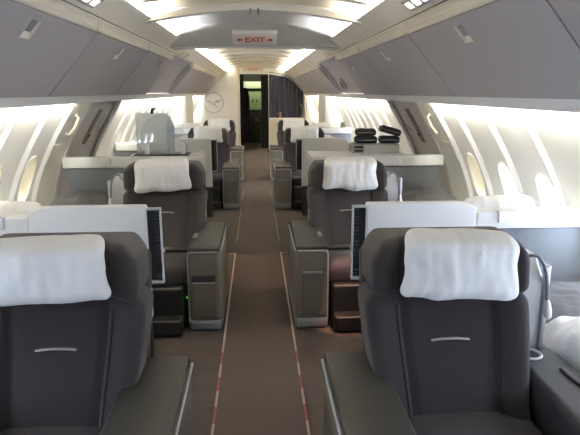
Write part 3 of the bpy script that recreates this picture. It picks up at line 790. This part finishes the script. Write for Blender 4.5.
# ------------------------------------------------------------------ beds and bedding
def bed(s, ya, yb, lab):
    t = thing('flat_bed', lab, 'bed', (s*1.46,(ya+yb)/2,0), 'window beds'); L = (yb-ya)/2
    def tp(x,y,z): return (x,y,z)
    finish(rb(B(), (-.26,-L,0), (.26,L,.42), .02), 'bed_base', M['cream'], t)
    finish(mirror(rb(B(), (-.26,-L,.42), (.30,L,.53), .04, 4, (3,8,1)),s), 'mattress', M['mattress'], t)
    return t
bed(1, .75, 2.78, 'window bed with grey and white bedding beside the front right seat')
bed(1, 3.0, 4.99, 'window bed under a grey heaped blanket beside the second right seat')
bed(-1, 3.0, 4.99, 'window bed under a grey heaped blanket beside the second left seat')
def heap(cx, cy, lx, ly, z0, hgt, seed, rough, n=44, p=3.0, wav=9.):
    bm = B(); top = []; 
    for i in range(n+1):
        row = []
        for j in range(n+1):
            u, v = -1+2*i/n, -1+2*j/n
            e = max(0,1-abs(u)**p)**(1/2.2)*max(0,1-abs(v)**p)**(1/2.2)
            x, y = cx+u*lx, cy+v*ly
            q = Vector((x*wav+seed,y*wav,seed))
            z = z0+hgt*e+e**.5*rough*(noise.noise(q)+.6*noise.noise(q*2.3)+.35*abs(noise.noise(q*.9+Vector((3,1,0)))))
            row.append(bm.verts.new((x+.02*noise.noise(q*.7)*(1-e),y+.02*noise.noise(q*.6+Vector((5,5,5)))*(1-e),max(z,z0))))
        top.append(row)
    for i in range(n):
        for j in range(n): bm.faces.new((top[i][j],top[i+1][j],top[i+1][j+1],top[i][j+1]))
    bnd = [top[i][0] for i in range(n+1)]+[top[n][j] for j in range(1,n+1)]+[top[i][n] for i in range(n-1,-1,-1)]+[top[0][j] for j in range(n-1,0,-1)]
    bm.faces.new(bnd[::-1])
    return bm
tag(finish(heap(1.49,2.50,.275,.265,.53,.085,2.,.018),'blanket',M['blanket']), 'grey blanket spread on the front right bed below the grey panel', 'blanket', 'grey blankets')
tag(finish(heap(1.50,1.50,.29,.72,.53,.15,5.,.05,64,5.,7.5),'duvet',M['duvet']), 'rumpled white duvet on the front right bed', 'duvet')
tag(finish(heap(1.47,4.60,.27,.37,.53,.235,8.,.022,p=2.6),'blanket',M['blanket']), 'grey blanket heaped high at the foot of the second right bed', 'blanket', 'grey blankets')
tag(finish(heap(-1.47,4.60,.27,.37,.53,.235,4.,.022,p=2.6),'blanket',M['blanket']), 'grey blanket heaped high at the foot of the second left bed', 'blanket', 'grey blankets')
for s in (-1,1):
    sd = 'left' if s < 0 else 'right'
    o = finish(pillow_mesh(.44,.34,.13,11+s), 'bed_pillow', M['linen'])
    tag(o, f'white bed pillow peeping over the front {sd} divider from the second bed', 'pillow', 'bed pillows')
    o.location = (s*1.43,3.10,.795+.02); o.rotation_euler = (math.radians(-14),0,0)

# ------------------------------------------------------------------ objects on the exit counters
zt = 1.008
ac = thing('frosted_screen', 'frosted clear acrylic screen with a rounded side standing on the left exit counter', 'screen', (-.885,5.17,zt))
def outline(x0,x1,h,R):
    p = [(x0,0),(x0,h)]+[(x1-R+R*math.sin(a), h-R+R*math.cos(a)) for a in [math.pi/2*k/14 for k in range(15)]]+[(x1,0)]
    return p
bm = prism(B(), [(-.245,0.012),(-.245,.385),(.06,.385),(.06,.012)], 'y', .12, .126); finish(bm, 'rear_pane', M['acrylicrear'], ac, False)
pts = [(-.185,.012)]+[(-.185+.205-.205*math.cos(a), .16+.215*math.sin(a)) for a in [math.pi/2*k/12 for k in range(13)]]+[(.02+.225*math.sin(a), .10+.275*math.cos(a)) for a in [math.pi/2*k/14 for k in range(15)]]+[(.245,.012)]
bm = prism(B(), pts, 'y', -.02, -.014); finish(bm, 'front_pane', M['acrylic'], ac, False)
bm = rb(B(), (-.24,-.06,0), (.26,.14,.014), .004); finish(bm, 'base_tray', M['black'], ac)
for x in (-.125,.205):
    bk = finish(rb(B(), (x-.020,-.036,.012), (x+.020,-.018,.115), .008), 'bracket', M['white'], ac)
    for z in (.04,.09): finish(tube(B(), [(x,-.040,z),(x,-.034,z)], .006, 10), 'screw', M['silver'], bk)
bt = thing('water_bottle', 'clear plastic water bottle with a blue label behind the frosted screen', 'bottle', (-.80,5.225,zt+.014))
finish(lathe(B(), [(.030,0),(.036,.006),(.036,.15),(.034,.16),(.036,.17),(.036,.245),(.030,.275),(.016,.30),(.013,.315),(.013,.32)]), 'bottle_body', M['plasticclear'], bt)
finish(lathe(B(), [(.0365,.19),(.0368,.191),(.0368,.244),(.0365,.245)]), 'bottle_label', M['bluelabel'], bt)
finish(lathe(B(), [(.0155,.318),(.0155,.338),(.012,.341)]), 'cap', M['white'], bt)
hk = thing('black_clip', 'small black clip on the upper edge of the frosted screen', 'clip', (-.97,5.285,zt+.375))
finish(rb(B(), (-.016,-.010,.0), (.012,.036,.05), .006, 2, (1,1,3), f=lambda x,y,z: (x+.2*(z-.02)*(1 if z>.02 else 0),y,z)), 'clip_body', M['black'], hk)
finish(tube(B(), [(.006,.012,.045),(.022,.012,.055),(.03,.012,.03)], .006), 'clip_lever', M['black'], hk)
# papers beside it
bk = thing('folded_card', 'small pale pinkish folded card beside the frosted screen on the left counter', 'card', (-.555,5.16,zt))
finish(rb(B(), (-.04,-.06,0), (.05,.06,.006), .002, 2, (1,1,1), f=lambda x,y,z:(x,y,z)), 'card_lower', M['signwhite'], bk)
finish(rb(B(), (-.04,-.055,.006), (.05,.055,.010), .002, 2, (4,1,1), f=lambda x,y,z:(x,y,z+.35*max(0,x+.02))), 'card_upper', M['signwhite'], bk)
# tray with pouches on the right counter
tr = thing('open_tray', 'pale grey low tray with open slots in its side on the right exit counter', 'tray', (1.14,5.22,zt))
bm = rb(B(), (-.225,0,0), (.225,.22,.012), .004); rb(bm, (-.225,0,.072), (.225,.22,.082), .004); rb(bm, (-.12,-.002,.004), (.225,.012,.08), .004); rb(bm, (-.225,0,.004), (-.215,.012,.08), .003)
rb(bm, (-.225,.205,.004), (.225,.22,.08), .004); rb(bm, (.215,0,.004), (.225,.22,.08), .003)
finish(bm, 'tray_body', M['traygrey'], tr)
finish(rb(B(), (-.212,.012,.034), (-.02,.20,.044), .003), 'tray_divider', M['traygrey'], tr)
finish(rb(B(), (-.205,-.0,.014), (-.125,.03,.030), .004), 'slot', M['black'], tr)
finish(rb(B(), (-.205,-.0,.048), (-.125,.03,.066), .004), 'slot', M['black'], tr)
finish(rb(B(), (-.22,.005,.082), (.205,.215,.090), .004), 'tray_mat', M['latchdark'], tr)
def pouch(loc, rot, lab, w=.105):
    t = thing('black_pouch', lab, 'pouch', loc, 'black pouches'); t.rotation_euler = rot
    finish(rb(B(), (-w,-.075,0), (w,.075,.066), .027, 4, (6,3,1), f=lambda x,y,z: (x,y,z+.006*noise.noise(Vector((x*20+loc[0]*9,y*20,z*9))))), 'pouch_body', M['pouch'], t)
    finish(tube(B(), [(-w*.85,-.072,.03),(0,-.074,.032),(w*.85,-.072,.03)], .004, 6), 'zipper', M['latchdark'], t)
zz = zt+.09
pouch((1.055,5.32,zz), (0,0,.05), 'black soft pouch lying at the bottom left of the pile on the grey tray')
pouch((1.05,5.32,zz+.072), (0,0,-.06), 'black soft pouch lying on top of the left pair on the grey tray', .098)
pouch((1.285,5.33,zz), (0,0,-.04), 'black soft pouch lying at the bottom right of the pile on the grey tray', .098)
pouch((1.285,5.33,zz+.086), (0,math.radians(15),.05), 'black soft pouch tilted on top of the right pair on the grey tray', .1)

# flowers on the far ledge
def flowers(loc, lab, n, h, sp):
    t = thing('dried_flowers', lab, 'flowers', loc, 'dried flowers'); rr = random.Random(int(loc[0]*100))
    finish(lathe(B(), [(.02,0),(.028,.02),(.022,.05),(.016,.07),(.02,.08)], n=14), 'vase', M['ceramic'], t)
    for k in range(n):
        x,y,z = rr.uniform(-sp,sp), rr.uniform(-.03,.03), h*rr.uniform(.7,1.0)
        st = finish(tube(B(), [(0,0,.06),(x*.4,y*.4,z*.6),(x,y,z)], .003, 5), 'stem', M['stem'], t)
        bm = lathe(B(), [(.004,z-.02),(.022,z-.005),(.026,z+.012),(.012,z+.024),(.003,z+.026)], (x,y,0), 10); finish(bm, 'bloom', M['brownpetal'], st)
flowers((1.26,15.37,.882), 'tall dried flowers in a small vase at the right end of the low partition', 6, .42, .05)
flowers((.66,15.37,.882), 'short dried flowers in a small vase near the middle of the low partition', 4, .14, .10)

# ------------------------------------------------------------------ lights
def spot(loc, to, e, ang, col, blend=.25, rad=.02):
    l = bpy.data.lights.new('reading_spot','SPOT'); l.energy = e; l.spot_size = math.radians(ang); l.spot_blend = blend; l.color = col; l.shadow_soft_size = rad
    o = bpy.data.objects.new('reading_spot', l); C.objects.link(o); o.location = loc
    o.rotation_euler = (Vector(to)-Vector(loc)).to_track_quat('-Z','Y').to_euler()
spot((.86,3.15,2.035), (.66,3.50,.42), 190, 14, (1,.50,.34))
spot((-.80,4.4,2.06), (-.1,4.75,0), 45, 30, (1,.55,.42), .5)
def area(name, loc, to, sx, sy, e, col):
    l = bpy.data.lights.new(name,'AREA'); l.shape = 'RECTANGLE'; l.size = sx; l.size_y = sy; l.energy = e; l.color = col
    o = bpy.data.objects.new(name, l); C.objects.link(o); o.location = loc
    o.rotation_euler = (Vector(to)-Vector(loc)).to_track_quat('-Z','Y').to_euler()
    return o
for s in (-1,1):
    area('recess_fill_light', (s*.90,5.55,2.09), (s*.2,5.55,2.3), .03, 1.8, 34, (.97,.97,1)).rotation_euler = strip_rot((-s*.7,0,.21))  # added fill lamps that brighten the recess, not a real cove
area('galley_lamp', (-.05,17.35,2.17), (-.05,17.9,1.3), .8, .08, 6, (.86,1,.66))
w = bpy.data.worlds.new('World'); sc.world = w; w.use_nodes = True
w.node_tree.nodes['Background'].inputs[0].default_value = (.85,.92,1,1); w.node_tree.nodes['Background'].inputs[1].default_value = .05

# ------------------------------------------------------------------ camera
cam = bpy.data.cameras.new('camera'); co_ = bpy.data.objects.new('camera', cam); C.objects.link(co_)
p = math.atan(125.5/F_PX); th = math.atan(34*math.cos(p)/F_PX)
co_.location = (0,0,EYE); co_.rotation_euler = (math.pi/2-p, 0, -th)
cam.sensor_width = 36; cam.lens = 36*F_PX/580; cam.clip_start = .02
sc.camera = co_
sc.view_settings.view_transform = 'Standard'; sc.view_settings.look = 'None'; sc.view_settings.gamma = 1; sc.view_settings.exposure = 0.55
sc.view_settings.use_curve_mapping = False
sc.cycles.use_denoising = True
sc.cycles.max_bounces = 12; sc.cycles.diffuse_bounces = 8
sc.cycles.sample_clamp_indirect = 6
